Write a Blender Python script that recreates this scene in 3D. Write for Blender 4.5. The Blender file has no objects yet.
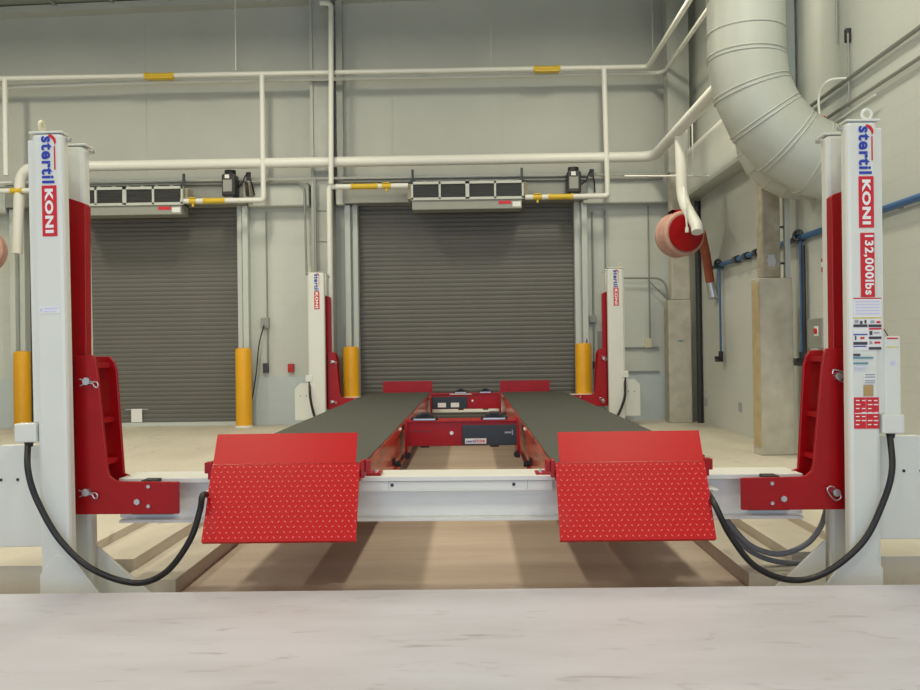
import bpy, bmesh, math, random
from math import pi, sin, cos, radians, sqrt, atan2
from mathutils import Vector, Matrix
random.seed(7)
C = bpy.context.scene.collection
V = Vector

# ------------------------------------------------------------------ camera
FPX, EYE = 850.0, 1.2
YAW, PIT, ROL = radians(.74), radians(.34), radians(.8)
fw = V((-sin(YAW)*cos(PIT), cos(YAW)*cos(PIT), sin(PIT)))
r0 = V((cos(YAW), sin(YAW), 0)); u0 = r0.cross(fw)
rt = cos(ROL)*r0 - sin(ROL)*u0; up = cos(ROL)*u0 + sin(ROL)*r0
cam = bpy.data.cameras.new('camera'); co = bpy.data.objects.new('camera', cam); C.objects.link(co)
m = Matrix((rt, up, -fw)).transposed().to_4x4(); m.translation = V((0, 0, EYE)); co.matrix_world = m
cam.sensor_width = 36; cam.lens = FPX*36/920; cam.clip_start = .05; cam.clip_end = 200
bpy.context.scene.camera = co

def at(px, py, Y):
    """the real place of something seen at px,py that stands at depth Y"""
    d = fw + (px-460)/FPX*rt + (345-py)/FPX*up
    t = Y/d.y
    return V((d.x*t, Y, EYE+d.z*t))

# ------------------------------------------------------------------ materials
def mat(name, col, rough=.5, metal=0, noise=0, nscale=6, bump=0, bscale=40, spec=.5, dark=None, lo=.35, hi=.7, coat=0, streak=None):
    m = bpy.data.materials.new(name); m.use_nodes = True
    nt = m.node_tree; b = nt.nodes['Principled BSDF']
    b.inputs['Base Color'].default_value = (*col, 1); b.inputs['Roughness'].default_value = rough
    b.inputs['Metallic'].default_value = metal; b.inputs['Specular IOR Level'].default_value = spec
    b.inputs['Coat Weight'].default_value = coat
    tc = nt.nodes.new('ShaderNodeTexCoord')
    if noise or dark:
        mp = nt.nodes.new('ShaderNodeMapping'); nt.links.new(tc.outputs['Object'], mp.inputs[0])
        if streak: mp.inputs['Scale'].default_value = streak
        n = nt.nodes.new('ShaderNodeTexNoise'); n.inputs['Scale'].default_value = nscale
        n.inputs['Detail'].default_value = 6; nt.links.new(mp.outputs[0], n.inputs['Vector'])
        rp = nt.nodes.new('ShaderNodeValToRGB'); nt.links.new(n.outputs['Fac'], rp.inputs[0])
        d = dark or tuple(c*(1-noise) for c in col)
        rp.color_ramp.elements[0].color = (*d, 1); rp.color_ramp.elements[0].position = lo
        rp.color_ramp.elements[1].color = (*col, 1); rp.color_ramp.elements[1].position = hi
        nt.links.new(rp.outputs[0], b.inputs['Base Color'])
    if bump:
        n2 = nt.nodes.new('ShaderNodeTexNoise'); n2.inputs['Scale'].default_value = bscale
        n2.inputs['Detail'].default_value = 4
        nt.links.new(tc.outputs['Object'], n2.inputs['Vector'])
        bp = nt.nodes.new('ShaderNodeBump'); bp.inputs['Strength'].default_value = bump
        bp.inputs['Distance'].default_value = .01
        nt.links.new(n2.outputs['Fac'], bp.inputs['Height']); nt.links.new(bp.outputs[0], b.inputs['Normal'])
    return m

M = dict(
 white=mat('painted_white_steel', (.74, .76, .72), .32, noise=.04, nscale=3),
 beam=mat('painted_beam_steel', (.82, .83, .79), .3, noise=.05, nscale=3),
 red=mat('glossy_red_paint', (.38, .002, .006), .3, noise=.12, nscale=5, spec=.35),
 ramp=mat('ramp_red_paint', (.52, .003, .007), .36, dark=(.50, .012, .016), nscale=4, lo=.3, hi=.42, bump=.04, bscale=30, spec=.3),
 studglint=mat('stud_highlight_paint', (.85, .20, .19), .25),  # paler red: the glint on the raised studs put into their colour
 rail=mat('orange_red_side', (.58, .07, .03), .22, dark=(.20, .03, .02), nscale=4, lo=.32, hi=.55),  # orange-brown reflection on the red paint mixed into the mottled colour
 grit=mat('black_grit_coating', (.085, .092, .078), .62, noise=.35, nscale=60, bump=.6, bscale=500),
 rubber=mat('black_rubber', (.012, .012, .013), .42),
 greycable=mat('grey_cable_sheath', (.17, .18, .20), .5),
 steel=mat('zinc_steel', (.55, .56, .58), .3, .9),
 dsteel=mat('dark_steel', (.05, .05, .055), .4, .5),
 black=mat('black_hardware', (.015, .015, .018), .4),
 motor=mat('blue_black_cover', (.022, .032, .042), .35),
 pipe=mat('white_pipe_paint', (.76, .77, .72), .4),
 duct=mat('pale_duct_paint', (.52, .55, .50), .42, noise=.08, nscale=2, bump=.1, bscale=9),
 yellow=mat('yellow_bollard_plastic', (.80, .40, .01), .4, noise=.06, nscale=4),
 ytag=mat('yellow_tape', (.70, .48, .03), .5),
 conduit=mat('grey_conduit', (.30, .31, .29), .45, .3),
 greycol=mat('grey_primer_steel', (.47, .49, .46), .5, noise=.25, nscale=3, streak=(1, 1, .4)),
 blue=mat('blue_air_line', (.05, .14, .33), .4),
 conc=mat('column_concrete', (.56, .54, .46), .85, dark=(.44, .42, .35), nscale=5, bump=.4, bscale=25),
 fireproof=mat('fireproof_coating', (.42, .39, .31), .95, dark=(.30, .27, .20), nscale=8, bump=1, bscale=18),
 heater=mat('heater_housing', (.30, .31, .28), .45),
 grille=mat('heater_grille', (.13, .13, .10), .6),
 orange=mat('orange_hose', (.48, .12, .06), .5, noise=.3, nscale=8),
 pinkhose=mat('dusty_pink_hose', (.62, .36, .29), .6, noise=.25, nscale=8),
 doorm=mat('roll_door_steel', (.145, .142, .130), .5, noise=.06, nscale=2),
 wallp=mat('wall_panel_paint', (.52, .54, .50), .6, noise=.06, nscale=1.2, bump=.05, bscale=6),
 trim=mat('door_frame_paint', (.54, .58, .56), .5),
 header=mat('header_paint', (.55, .58, .54), .5, noise=.08, nscale=2),
 ceil=mat('roof_deck', (.30, .33, .28), .6),
 paper=mat('white_paper', (.80, .80, .80), .6),
 dred=mat('decal_red', (.62, .015, .03), .4),
 dblue=mat('decal_blue', (.02, .05, .42), .4),
 dwhite=mat('decal_white', (.85, .85, .85), .4),
 dgrey=mat('print_grey', (.35, .37, .40), .5),
 ddark=mat('print_dark', (.06, .05, .07), .5),
 dtan=mat('tan_sticker', (.45, .30, .12), .5),
 dteal=mat('print_teal', (.12, .30, .36), .5),
 lilac=mat('pale_blue_sticker', (.62, .62, .85), .5),
 dyell=mat('print_yellow', (.70, .60, .15), .5),
 alert=mat('alarm_red', (.50, .02, .02), .4),
 ochre=mat('ochre_lit_side', (.52, .42, .24), .8, noise=.2, nscale=6),  # tone of a differently lit side face, put into the colour
 ivory=mat('ivory_plastic', (.66, .62, .45), .5),
)

def concrete(name, c1, c2, c3, streak=(1, 1, 1), stain=.35, rough=.6):
    m = bpy.data.materials.new(name); m.use_nodes = True
    nt = m.node_tree; b = nt.nodes['Principled BSDF']; N = nt.nodes.new; L = nt.links.new
    tc = N('ShaderNodeTexCoord'); mp = N('ShaderNodeMapping'); L(tc.outputs['Object'], mp.inputs[0]); mp.inputs['Scale'].default_value = streak
    a = N('ShaderNodeTexNoise'); a.inputs['Scale'].default_value = 1.1; a.inputs['Detail'].default_value = 8; a.inputs['Roughness'].default_value = .62; L(mp.outputs[0], a.inputs['Vector'])
    r = N('ShaderNodeValToRGB'); L(a.outputs['Fac'], r.inputs[0])
    e = r.color_ramp.elements; e[0].position = .3; e[0].color = (*c1, 1); e[1].position = .62; e[1].color = (*c2, 1)
    f = N('ShaderNodeTexNoise'); f.inputs['Scale'].default_value = 5; f.inputs['Detail'].default_value = 5; f.inputs['Distortion'].default_value = 1.5; L(mp.outputs[0], f.inputs['Vector'])
    r2 = N('ShaderNodeValToRGB'); L(f.outputs['Fac'], r2.inputs[0]); r2.color_ramp.elements[0].position = .60; r2.color_ramp.elements[1].position = .78
    mu = N('ShaderNodeMath'); mu.operation = 'MULTIPLY'; mu.inputs[1].default_value = stain; L(r2.outputs[0], mu.inputs[0])
    x = N('ShaderNodeMix'); x.data_type = 'RGBA'; L(mu.outputs[0], x.inputs[0]); L(r.outputs[0], x.inputs[6]); x.inputs[7].default_value = (*c3, 1)
    L(x.outputs[2], b.inputs['Base Color']); b.inputs['Roughness'].default_value = rough
    g = N('ShaderNodeTexNoise'); g.inputs['Scale'].default_value = 60; L(tc.outputs['Object'], g.inputs['Vector'])
    bp = N('ShaderNodeBump'); bp.inputs['Strength'].default_value = .12; bp.inputs['Distance'].default_value = .005
    L(g.outputs['Fac'], bp.inputs['Height']); L(bp.outputs[0], b.inputs['Normal'])
    return m
M['floor'] = concrete('beige_concrete', (.50, .46, .38), (.62, .58, .49), (.30, .28, .26), (1, .5, 1), .6)
M['pit'] = concrete('brown_pit_concrete', (.42, .33, .26), (.55, .46, .37), (.36, .23, .18), (.35, 2.2, 1), .55)
M['slab'] = concrete('pale_slab_concrete', (.40, .39, .43), (.50, .50, .565), (.27, .24, .25), (.5, 1.8, 1), .75, .45)

def block_mat(name, c1, c2):
    m = bpy.data.materials.new(name); m.use_nodes = True
    nt = m.node_tree; b = nt.nodes['Principled BSDF']; N = nt.nodes.new; L = nt.links.new
    tc = N('ShaderNodeTexCoord'); sp = N('ShaderNodeSeparateXYZ'); cb = N('ShaderNodeCombineXYZ'); L(tc.outputs['Object'], sp.inputs[0])
    ad = N('ShaderNodeMath'); L(sp.outputs['X'], ad.inputs[0]); L(sp.outputs['Y'], ad.inputs[1]); L(ad.outputs[0], cb.inputs['X']); L(sp.outputs['Z'], cb.inputs['Y'])
    k = N('ShaderNodeTexBrick'); L(cb.outputs[0], k.inputs['Vector']); k.inputs['Scale'].default_value = 1
    k.inputs['Brick Width'].default_value = .40; k.inputs['Row Height'].default_value = .20; k.inputs['Mortar Size'].default_value = .004
    k.inputs['Mortar Smooth'].default_value = .6
    k.inputs['Color1'].default_value = (*c1, 1); k.inputs['Color2'].default_value = (*c1, 1); k.inputs['Mortar'].default_value = (*c2, 1)
    L(k.outputs['Color'], b.inputs['Base Color']); b.inputs['Roughness'].default_value = .5
    n = N('ShaderNodeTexNoise'); n.inputs['Scale'].default_value = 30; L(tc.outputs['Object'], n.inputs['Vector'])
    mm = N('ShaderNodeMath'); mm.operation = 'MULTIPLY_ADD'; mm.inputs[1].default_value = .3; L(n.outputs['Fac'], mm.inputs[0])
    iv = N('ShaderNodeMath'); iv.operation = 'SUBTRACT'; iv.inputs[0].default_value = 1; L(k.outputs['Fac'], iv.inputs[1]); L(iv.outputs[0], mm.inputs[2])
    bp = N('ShaderNodeBump'); bp.inputs['Strength'].default_value = .25; bp.inputs['Distance'].default_value = .004
    L(mm.outputs[0], bp.inputs['Height']); L(bp.outputs[0], b.inputs['Normal'])
    return m
M['block'] = block_mat('painted_block', (.57, .60, .56), (.53, .56, .52))
M['blocklow'] = block_mat('painted_block_lower', (.53, .60, .62), (.48, .55, .57))

# ------------------------------------------------------------------ mesh builder
class MB:
    def __init__(s): s.v = []; s.f = []; s.pc = []
    def add(s, vs, fs):
        s.pc.append(([tuple(v) for v in vs], [list(f) for f in fs])); n = len(s.v); s.v += [tuple(v) for v in vs]; s.f += [[i+n for i in f] for f in fs]; return s
    def box(s, x0, x1, y0, y1, z0, z1):
        x0, x1 = min(x0, x1), max(x0, x1); y0, y1 = min(y0, y1), max(y0, y1); z0, z1 = min(z0, z1), max(z0, z1)
        vs = [(x, y, z) for x in (x0, x1) for y in (y0, y1) for z in (z0, z1)]
        return s.add(vs, [(0,1,3,2), (4,6,7,5), (0,4,5,1), (2,3,7,6), (0,2,6,4), (1,5,7,3)])
    def prism(s, pts, axis, a, b):
        """2D polygon extruded along an axis; pts are the other two coordinates in xyz order"""
        def mk(p, t):
            return {'x': (t, p[0], p[1]), 'y': (p[0], t, p[1]), 'z': (p[0], p[1], t)}[axis]
        n = len(pts)
        vs = [mk(p, a) for p in pts]+[mk(p, b) for p in pts]
        return s.add(vs, [list(range(n)), list(range(2*n-1, n-1, -1))]+[(i, (i+1) % n, n+(i+1) % n, n+i) for i in range(n)])
    def tube(s, path, r, seg=14, cap=True):
        P = [V(p) for p in path]; n = len(P)
        rs = r if isinstance(r, (list, tuple)) else [r]*n
        T = []
        for i in range(n):
            a = P[max(i-1, 0)]; b = P[min(i+1, n-1)]
            T.append((b-a).normalized())
        ref = V((0, 0, 1)) if abs(T[0].z) < .9 else V((1, 0, 0))
        N0 = (ref-T[0]*ref.dot(T[0])).normalized(); vs = []
        for i in range(n):
            N0 = (N0-T[i]*N0.dot(T[i])).normalized(); B = T[i].cross(N0)
            for k in range(seg):
                a = 2*pi*k/seg
                vs.append(P[i]+(N0*cos(a)+B*sin(a))*rs[i])
        fs = [(i*seg+k, i*seg+(k+1) % seg, (i+1)*seg+(k+1) % seg, (i+1)*seg+k) for i in range(n-1) for k in range(seg)]
        if cap: fs += [list(range(seg-1, -1, -1)), list(range((n-1)*seg, n*seg))]
        return s.add(vs, fs)
    def cyl(s, a, b, r, r2=None, seg=18): return s.tube([a, b], [r, r if r2 is None else r2], seg)
    def ring(s, c, axis, R, r, seg=24, rs=8):
        c = V(c); ax = V(axis).normalized(); u = ax.orthogonal().normalized(); w = ax.cross(u)
        vs = []; fs = []
        for i in range(seg):
            d = u*cos(2*pi*i/seg)+w*sin(2*pi*i/seg)
            for k in range(rs): vs.append(c+d*(R+r*cos(2*pi*k/rs))+ax*r*sin(2*pi*k/rs))
            for k in range(rs): fs.append((i*rs+k, i*rs+(k+1) % rs, ((i+1) % seg)*rs+(k+1) % rs, ((i+1) % seg)*rs+k))
        return s.add(vs, fs)
    def build(s, name, material, root=None, parent=None, smooth=False, bevel=0):
        """ONE mesh object; under a thing its vertices are kept relative to the thing's base"""
        if name in SPLIT and len(s.pc) > 1:
            for vs, fs in s.pc: o = MB().add(vs, fs).build(name, material, root, parent, smooth, bevel)
            return o
        o0 = V(root['_o']) if root is not None else V((0, 0, 0))
        if root is None and name not in STRUCT and not name.startswith(('wall_', 'door_', 'trim_', 'baseboard_', 'window_')):
            xs = [v[0] for v in s.v]; ys = [v[1] for v in s.v]; zs = [v[2] for v in s.v]
            o0 = V(((min(xs)+max(xs))/2, (min(ys)+max(ys))/2, min(zs)))
        me = bpy.data.meshes.new(name)
        me.from_pydata([tuple(V(v)-o0) for v in s.v], [], s.f); me.materials.append(M[material] if isinstance(material, str) else material)
        bm = bmesh.new(); bm.from_mesh(me); bmesh.ops.recalc_face_normals(bm, faces=bm.faces); bm.to_mesh(me); bm.free()
        if smooth:
            me.shade_smooth(); me.set_sharp_from_angle(angle=radians(35))
        o = bpy.data.objects.new(name, me); C.objects.link(o)
        if root is None: o.location = o0
        else: o.parent = parent or root
        if bevel:
            b = o.modifiers.new('bevel', 'BEVEL'); b.width = bevel; b.segments = 2; b.limit_method = 'ANGLE'; b.angle_limit = radians(40)
            b.harden_normals = False
        return o
STRUCT = ('floor', 'ceiling')
SPLIT = ('seam', 'clip', 'spacer', 'screw', 'cap', 'strap', 'bolt', 'print')
ORG = {}
class Root:
    """an Empty at a thing's base"""
    pass
def thing(name, label, cat, loc, group=None):
    o = bpy.data.objects.new(name, None); C.objects.link(o); o.location = loc; o.empty_display_size = .1
    o['label'] = label; o['category'] = cat; o['_o'] = tuple(loc)
    if group: o['group'] = group
    ROOTS.append(o)
    return o
ROOTS = []
def tag(o, label, cat, group=None, kind=None):
    o['label'] = label; o['category'] = cat
    if group: o['group'] = group
    if kind: o['kind'] = kind
    return o
def struct(o): o['kind'] = 'structure'; return o
def lab(o, t): o['label'] = t; return o

def bend(path, r, k=6):
    P = [V(p) for p in path]; out = [P[0]]
    for i in range(1, len(P)-1):
        a, b, c = P[i-1], P[i], P[i+1]
        d1 = (a-b); d2 = (c-b); rr = min(r, d1.length*.45, d2.length*.45)
        p = b+d1.normalized()*rr; q = b+d2.normalized()*rr
        for j in range(k+1):
            t = j/k; out.append(p*(1-t)**2+b*2*t*(1-t)+q*t*t)
    out.append(P[-1]); return out
def spline(pts, n=10):
    P = [V(p) for p in pts]; P = [P[0]*2-P[1]]+P+[P[-1]*2-P[-2]]; out = []
    for i in range(1, len(P)-2):
        a, b, c, d = P[i-1:i+3]
        for j in range(n):
            t = j/n
            out.append(.5*((2*b)+(c-a)*t+(2*a-5*b+4*c-d)*t*t+(3*b-a-3*c+d)*t**3))
    out.append(P[-2]); return out

def text_mb(mb, s, org, dx, dy, w, h, thick=.0015, bold=.0, sx=1):
    """lettering fitted to a w x h field at org, running along dx, tops towards dy"""
    cu = bpy.data.curves.new('t', 'FONT'); cu.body = s; cu.size = 1; cu.offset = bold; cu.space_character = 1.12; cu.resolution_u = 3
    o = bpy.data.objects.new('t', cu); C.objects.link(o)
    dg = bpy.context.evaluated_depsgraph_get(); me = bpy.data.meshes.new_from_object(o.evaluated_get(dg))
    vs = [v.co.copy() for v in me.vertices]; fs = [list(p.vertices) for p in me.polygons]
    bpy.data.objects.remove(o); bpy.data.curves.remove(cu); bpy.data.meshes.remove(me)
    x0 = min(v.x for v in vs); x1 = max(v.x for v in vs); y0 = min(v.y for v in vs); y1 = max(v.y for v in vs)
    dx, dy = V(dx), V(dy); n = dx.cross(dy)
    mb.add([V(org)+dx*((v.x-x0)/(x1-x0)*w)+dy*((v.y-y0)/(y1-y0)*h)+n*thick for v in vs], fs)
    return mb

# ================================================================== SETTING
YB, XR, XL, YF = 14.1, 3.65, -12.0, -7.0
def ceil_z(x): return 6.97+.026*(x+7.8)
# floor: foreground slab, main slab with the recess for the lift
fl = MB()
fl.box(XL, XR+.4, YF-6, 4.27, -.5, 0)
struct(fl.build('floor', 'slab'))
PX = -.09
pit = MB()
pit.box(XL, XR+.4, 4.27, YB+.3, -.6, -.215)
o = struct(pit.build('trim_1', 'pit')); o['label'] = 'brown concrete pit bottom'
mf = MB()
mf.box(XL, -2.42, 4.84, YB+.3, -.214, 0); mf.box(2.26, XR+.4, 4.84, YB+.3, -.214, 0)
mf.box(-2.42, 2.26, 13.95, YB+.3, -.214, 0)
struct(mf.build('trim_2', 'floor'))
stp = MB()
stp.box(-2.42, -2.09, 5.2, 13.95, -.214, -.055); stp.box(-2.09, -1.755, 4.98, 13.95, -.214, -.125)
stp.box(1.93, 2.26, 5.2, 13.95, -.214, -.055); stp.box(1.60, 1.93, 4.98, 13.95, -.214, -.125)
struct(stp.build('trim_3', 'floor'))
# walls
doors = [(-7.45, -3.80, 3.66), (-1.90, 1.78, 3.64)]
wb = MB(); xs = XL
for (a, b, h) in doors:
    wb.box(xs, a, YB, YB+.3, -.1, 3.95); wb.box(a, b, YB, YB+.3, h, 3.95); xs = b
wb.box(xs, XR+.3, YB, YB+.3, -.1, 3.95)
struct(wb.build('wall_back', 'block'))
wu = MB(); wu.box(XL, XR+.3, YB, YB+.3, 3.95, 7.6)
for px in (146, 392, 502):
    p = at(px, 110, YB); wu.box(p.x-.008, p.x+.008, YB-.006, YB, 3.95, 7.4)
struct(wu.build('wall_back_upper', 'wallp'))
wl = MB()
for a, b in ((XL, -7.6), (-3.65, -2.05), (1.93, XR)): wl.box(a, b, YB-.012, YB, 0, .80)
struct(wl.build('baseboard_back', 'blocklow'))
wr = MB(); wr.box(XR, XR+.3, YF, YB+.3, -.1, 7.6); struct(wr.build('wall_right', 'block'))
wq = MB(); wq.box(XL-.3, XL, YF, YB+.3, -.1, 7.6); struct(wq.build('wall_left', 'block'))
wf = MB(); wf.box(XL, -5.2, YF-.3, YF, -.1, 7.6); wf.box(3.2, XR+.3, YF-.3, YF, -.1, 7.6); wf.box(-5.2, 3.2, YF-.3, YF, 4.2, 7.6)
struct(wf.build('wall_front', 'block'))
ce = MB()
ce.add([(XL-.3, YF-.3, ceil_z(XL)), (XR+.3, YF-.3, ceil_z(XR)), (XR+.3, YB+.3, ceil_z(XR)), (XL-.3, YB+.3, ceil_z(XL)),
        (XL-.3, YF-.3, ceil_z(XL)+.2), (XR+.3, YF-.3, ceil_z(XR)+.2), (XR+.3, YB+.3, ceil_z(XR)+.2), (XL-.3, YB+.3, ceil_z(XL)+.2)],
       [(0,1,2,3), (4,7,6,5), (0,4,5,1), (1,5,6,2), (2,6,7,3), (3,7,4,0)])
for i in range(16):
    x = XL+.5+i*.95; ce.box(x-.02, x+.02, YF, YB, ceil_z(x)-.05, ceil_z(x)+.02)
struct(ce.build('ceiling', 'ceil'))
# white eave channel under the roof deck
ev = MB(); 
def slab_x(mb, x0, x1, y0, y1, d0, d1):
    a, b = ceil_z(x0), ceil_z(x1)
    mb.add([(x0, y0, a-d1), (x1, y0, b-d1), (x1, y1, b-d1), (x0, y1, a-d1), (x0, y0, a-d0), (x1, y0, b-d0), (x1, y1, b-d0), (x0, y1, a-d0)],
           [(0,1,2,3), (4,7,6,5), (0,4,5,1), (1,5,6,2), (2,6,7,3), (3,7,4,0)])
slab_x(ev, XL, XR, 13.85, YB, .02, .13)
struct(ev.build('trim_4', 'wallp'))
# spandrel band above the doors and along the right wall
hd = MB()
hd.box(-3.62, -2.62, 13.86, YB, 3.60, 3.97); hd.box(-2.18, -2.03, 13.86, YB, 3.60, 3.97); hd.box(1.86, XR-.001, 13.86, YB, 3.56, 3.95); hd.box(XL, -7.62, 13.86, YB, 3.55, 3.9)
struct(hd.build('trim_5', 'header', bevel=.02))
sb = MB(); sb.box(3.38, XR, 9.5, 13.85, 3.55, 4.16); sb.box(3.34, 3.42, 9.5, 13.85, 3.50, 3.56)
struct(sb.build('trim_6', 'header'))
# roll-up doors
def door(n, x0, x1, h, sheet=None):
    mb = MB(); pitch = .0735; z = .05; vs = []; fs = []
    prof = [(0, 0), (.006, .008), (.010, .030), (.011, .045), (.007, .062), (.0, .068)]
    while z < h+.06:
        for d, dz in prof: vs.append((14.25-d, z+dz))
        z += pitch
    k = len(vs); pts = [(x0+.02, a, b) for a, b in vs]+[(x1-.02, a, b) for a, b in vs]
    mb.add(pts, [(i, i+1, k+i+1, k+i) for i in range(k-1)])
    mb.box(x0, x1, 14.30, 14.33, 0, h+.1)
    o = struct(mb.build('door_%d' % n, 'doorm'))
    fr = MB()
    for x, s in ((x0, -1), (x1, 1)):
        fr.box(x-s*.05, x+s*.03, 14.02, YB+.1, 0, h+.01); fr.box(x+s*.06, x+s*.15, 13.93, YB, 0, h-.03); fr.box(x+s*.03, x+s*.06, 14.06, YB, 0, h-.03)
    struct(fr.build('trim_%d' % (6+n), 'trim', bevel=.006))
    bb = MB().box(x0+.05, x1-.05, 14.19, 14.26, 0, .055); bo = bb.build('bottom_bar', 'trim', {'_o': (0, 0, 0)}, o)
    hb = MB().box(x0-.16, x1+.16, 13.84, YB, h-.02, 4.02); struct(hb.build('trim_%d' % (8+n), 'heater', bevel=.015))
    return o
door(1, *doors[0]); door(2, *doors[1])
ns = MB(); a = at(131, 409, 14.2); b = at(142, 424, 14.2); ns.box(a.x, b.x, 14.205, 14.212, b.z+.03, a.z)
tag(ns.build('notice_sheet', 'paper'), 'small white printed notice sheet taped low on the left roll-up door', 'sign')
tp = MB(); tp.box(a.x-.1, b.x+.1, 14.214, 14.218, a.z-.02, a.z); tag(tp.build('tape_strip', 'dgrey'), 'thin grey tape strip behind the notice on the left door', 'tape')

# ================================================================== LIFT COLUMNS
def X(s, r): return PX+s*r
def decal(root, parent, x0, x1, yf, ztop, right=False):
    """red and blue maker's decal reading downwards, x0..x1 wide"""
    w = x1-x0; D = (0, 0, -1); U = (1, 0, 0)
    o = text_mb(MB(), 'stertil', (x0, yf, ztop), D, U, .258, w*.93, .003, .032).build('lettering', 'dblue', root, parent); lab(o, 'blue lettering reading stertil')
    sw = MB(); n = 10; pts = []
    for i in range(n+1):
        a = pi*.5*i/n; pts.append((x0+w*.55+(w*.55)*sin(a)*1.0, ztop+.010-.045*(1-cos(a))))
    inner = [(p[0]-w*.13*min(1, i/4), p[1]-.014) for i, p in enumerate(pts)]
    sw.prism(pts+inner[::-1], 'y', yf-.003, yf-.001)
    sw.box(x0+w*.93, x0+w*1.02, yf-.003, yf-.001, ztop-.185, ztop-.055)
    lab(sw.build('swoosh', 'dred', root, parent), 'red swoosh')
    zb = ztop-.270
    o = MB().box(x0-.002, x1+.004, yf-.003, yf, zb-.277, zb).build('logo_panel', 'dred', root, parent)
    t = text_mb(MB(), 'KONI', (x0+w*.2, yf-.003, zb-.018), D, U, .242, w*.62, .002, .045).build('lettering', 'dwhite', root, parent); lab(t, 'white lettering reading KONI')

def column(s, dy, label, rear):
    base = -.215 if True else 0
    r0_, r1_ = (2.115, 2.282) if not rear else (2.15, 2.40); T = 2.425; yf = 4.60+dy
    R = thing('lift_column', label, 'lift column', (X(s, 2.2), 4.8+dy, base), 'columns of the four-post lift')
    m = MB()
    def bx(a, b, y0, y1, z0, z1): m.box(X(s, a), X(s, b), y0+dy, y1+dy, z0, z1)
    pl = [(r0_, 4.60), (r1_, 4.60), (r1_, 4.98), (r0_+.012, 4.98), (r0_+.012, 4.885), (r1_-.035, 4.885), (r1_-.035, 4.69), (r0_, 4.69)]
    m.prism([(X(s, a), y+dy) for a, y in pl], 'z', base, T)
    m.build('mast', 'white', R, bevel=.022)
    c = MB()
    for y0, y1 in ((4.592, 4.70), (4.878, 4.99)): c.box(X(s, r0_-.002), X(s, r1_+.014), y0+.006+dy, y1-.006+dy, T, T+.012)
    c.build('cap', 'white', R, bevel=.004)
    e = MB(); ex = X(s, r1_-.03) if s > 0 else X(s, r1_-.03)
    if s > 0: e.ring((ex, 4.66+dy, T+.052), (0, 1, 0), .026, .0085)
    else: e.ring((ex, 4.66+dy, T+.052), (1, 0, 0), .026, .0095)
    e.cyl((ex, 4.66+dy, T+.014), (ex, 4.66+dy, T+.03), .014); e.build('lifting_eye', 'ivory' if rear or s < 0 else 'white', R, smooth=True)
    b = MB()
    for y in (4.66, 4.95): b.cyl((X(s, r0_+.002), y+dy, T-.025), (X(s, r0_-.022), y+dy, T-.025), .012)
    b.build('bolt', 'steel', R, smooth=True)
    MB().box(X(s, r1_-.004), X(s, r1_+.034 if not rear else r1_+.012), 4.625+dy, 4.69+dy, .845, T-.03).build('cable_cover', 'white', R, bevel=.006)
    # base gussets
    g = MB()
    g.prism([(X(s, 2.11), .10), (X(s, 2.11), base), (X(s, 1.78), base), (X(s, 1.80), base+.03)], 'y', 4.915+dy, 4.935+dy)
    g.prism([(X(s, 2.19), .13), (X(s, 2.11), .12), (X(s, 2.02), 0), (X(s, 1.86), base), (X(s, 2.28), base), (X(s, 2.28), 0.02)], 'y', 4.588+dy, 4.600+dy) if not rear else None
    g.build('gusset', 'white', R, bevel=.004)
    MB().box(X(s, 1.75), X(s, 2.33), 4.56+dy, 5.03+dy, base-.0, base+.018).build('base_plate', 'white', R)
    # side cover
    w = MB(); 
    rw_ = r1_+.002; w.prism([(X(s, rw_), .14), (X(s, 2.66), .14), (X(s, 2.66), .63), (X(s, 2.57), .715), (X(s, rw_+.035), .715), (X(s, rw_), .69)], 'y', 4.75+dy, 4.80+dy)
    w.build('side_cover', 'white', R, bevel=.006)
    h = MB()
    for r in (2.475, 2.57): h.cyl((X(s, r), 4.751+dy, .52), (X(s, r), 4.744+dy, .52), .008)
    h.build('screw', 'black', R)
    # junction box and gland
    jr = 2.345 if s < 0 else 2.347
    jb = (2.285, 2.405) if not rear else (2.345, 2.455)
    if rear: jr = 2.40
    j = MB().box(X(s, jb[0]), X(s, jb[1]), 4.59+dy, 4.67+dy, .742, .845).build('junction_box', 'white', R, bevel=.008); lab(j, 'white junction box')
    MB().cyl((X(s, jr), 4.63+dy, .742), (X(s, jr), 4.63+dy, .715), .025, .02).build('cable_gland', 'black', R, j, smooth=True)
    # decals
    x0 = (-2.316 if s < 0 else 2.088) if not rear else at(315.2 if s < 0 else 610.2, 285, 13.1).x
    decal(R, R, x0, x0+.074, yf-.0005, 2.408 if s < 0 else 2.397)
    if not rear:      # the masts stand very slightly out of plumb
        t = radians(-.6 if s < 0 else .3); R.rotation_euler.y = t
        R.location.x -= sin(t)*(1.25-base)
        R.location.z -= .010 if s < 0 else .022; R.location.x += .008 if s > 0 else 0
    else: R.location.x += .05 if s > 0 else -.015
    return R
COLS = {}
COLS['fl'] = column(-1, 0, 'near left grey-white lift column with white sticker, red carriage and black hanging cable', False)
COLS['fr'] = column(1, 0, 'near right white lift column marked 132,000lbs with control box and warning stickers', False)
COLS['rl'] = column(-1, 8.5, 'far left cream lift column beside yellow bollard between the two roll-up doors', True)
COLS['rr'] = column(1, 8.5, 'far right cream lift column in front of the wall right of the middle door', True)
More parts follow.
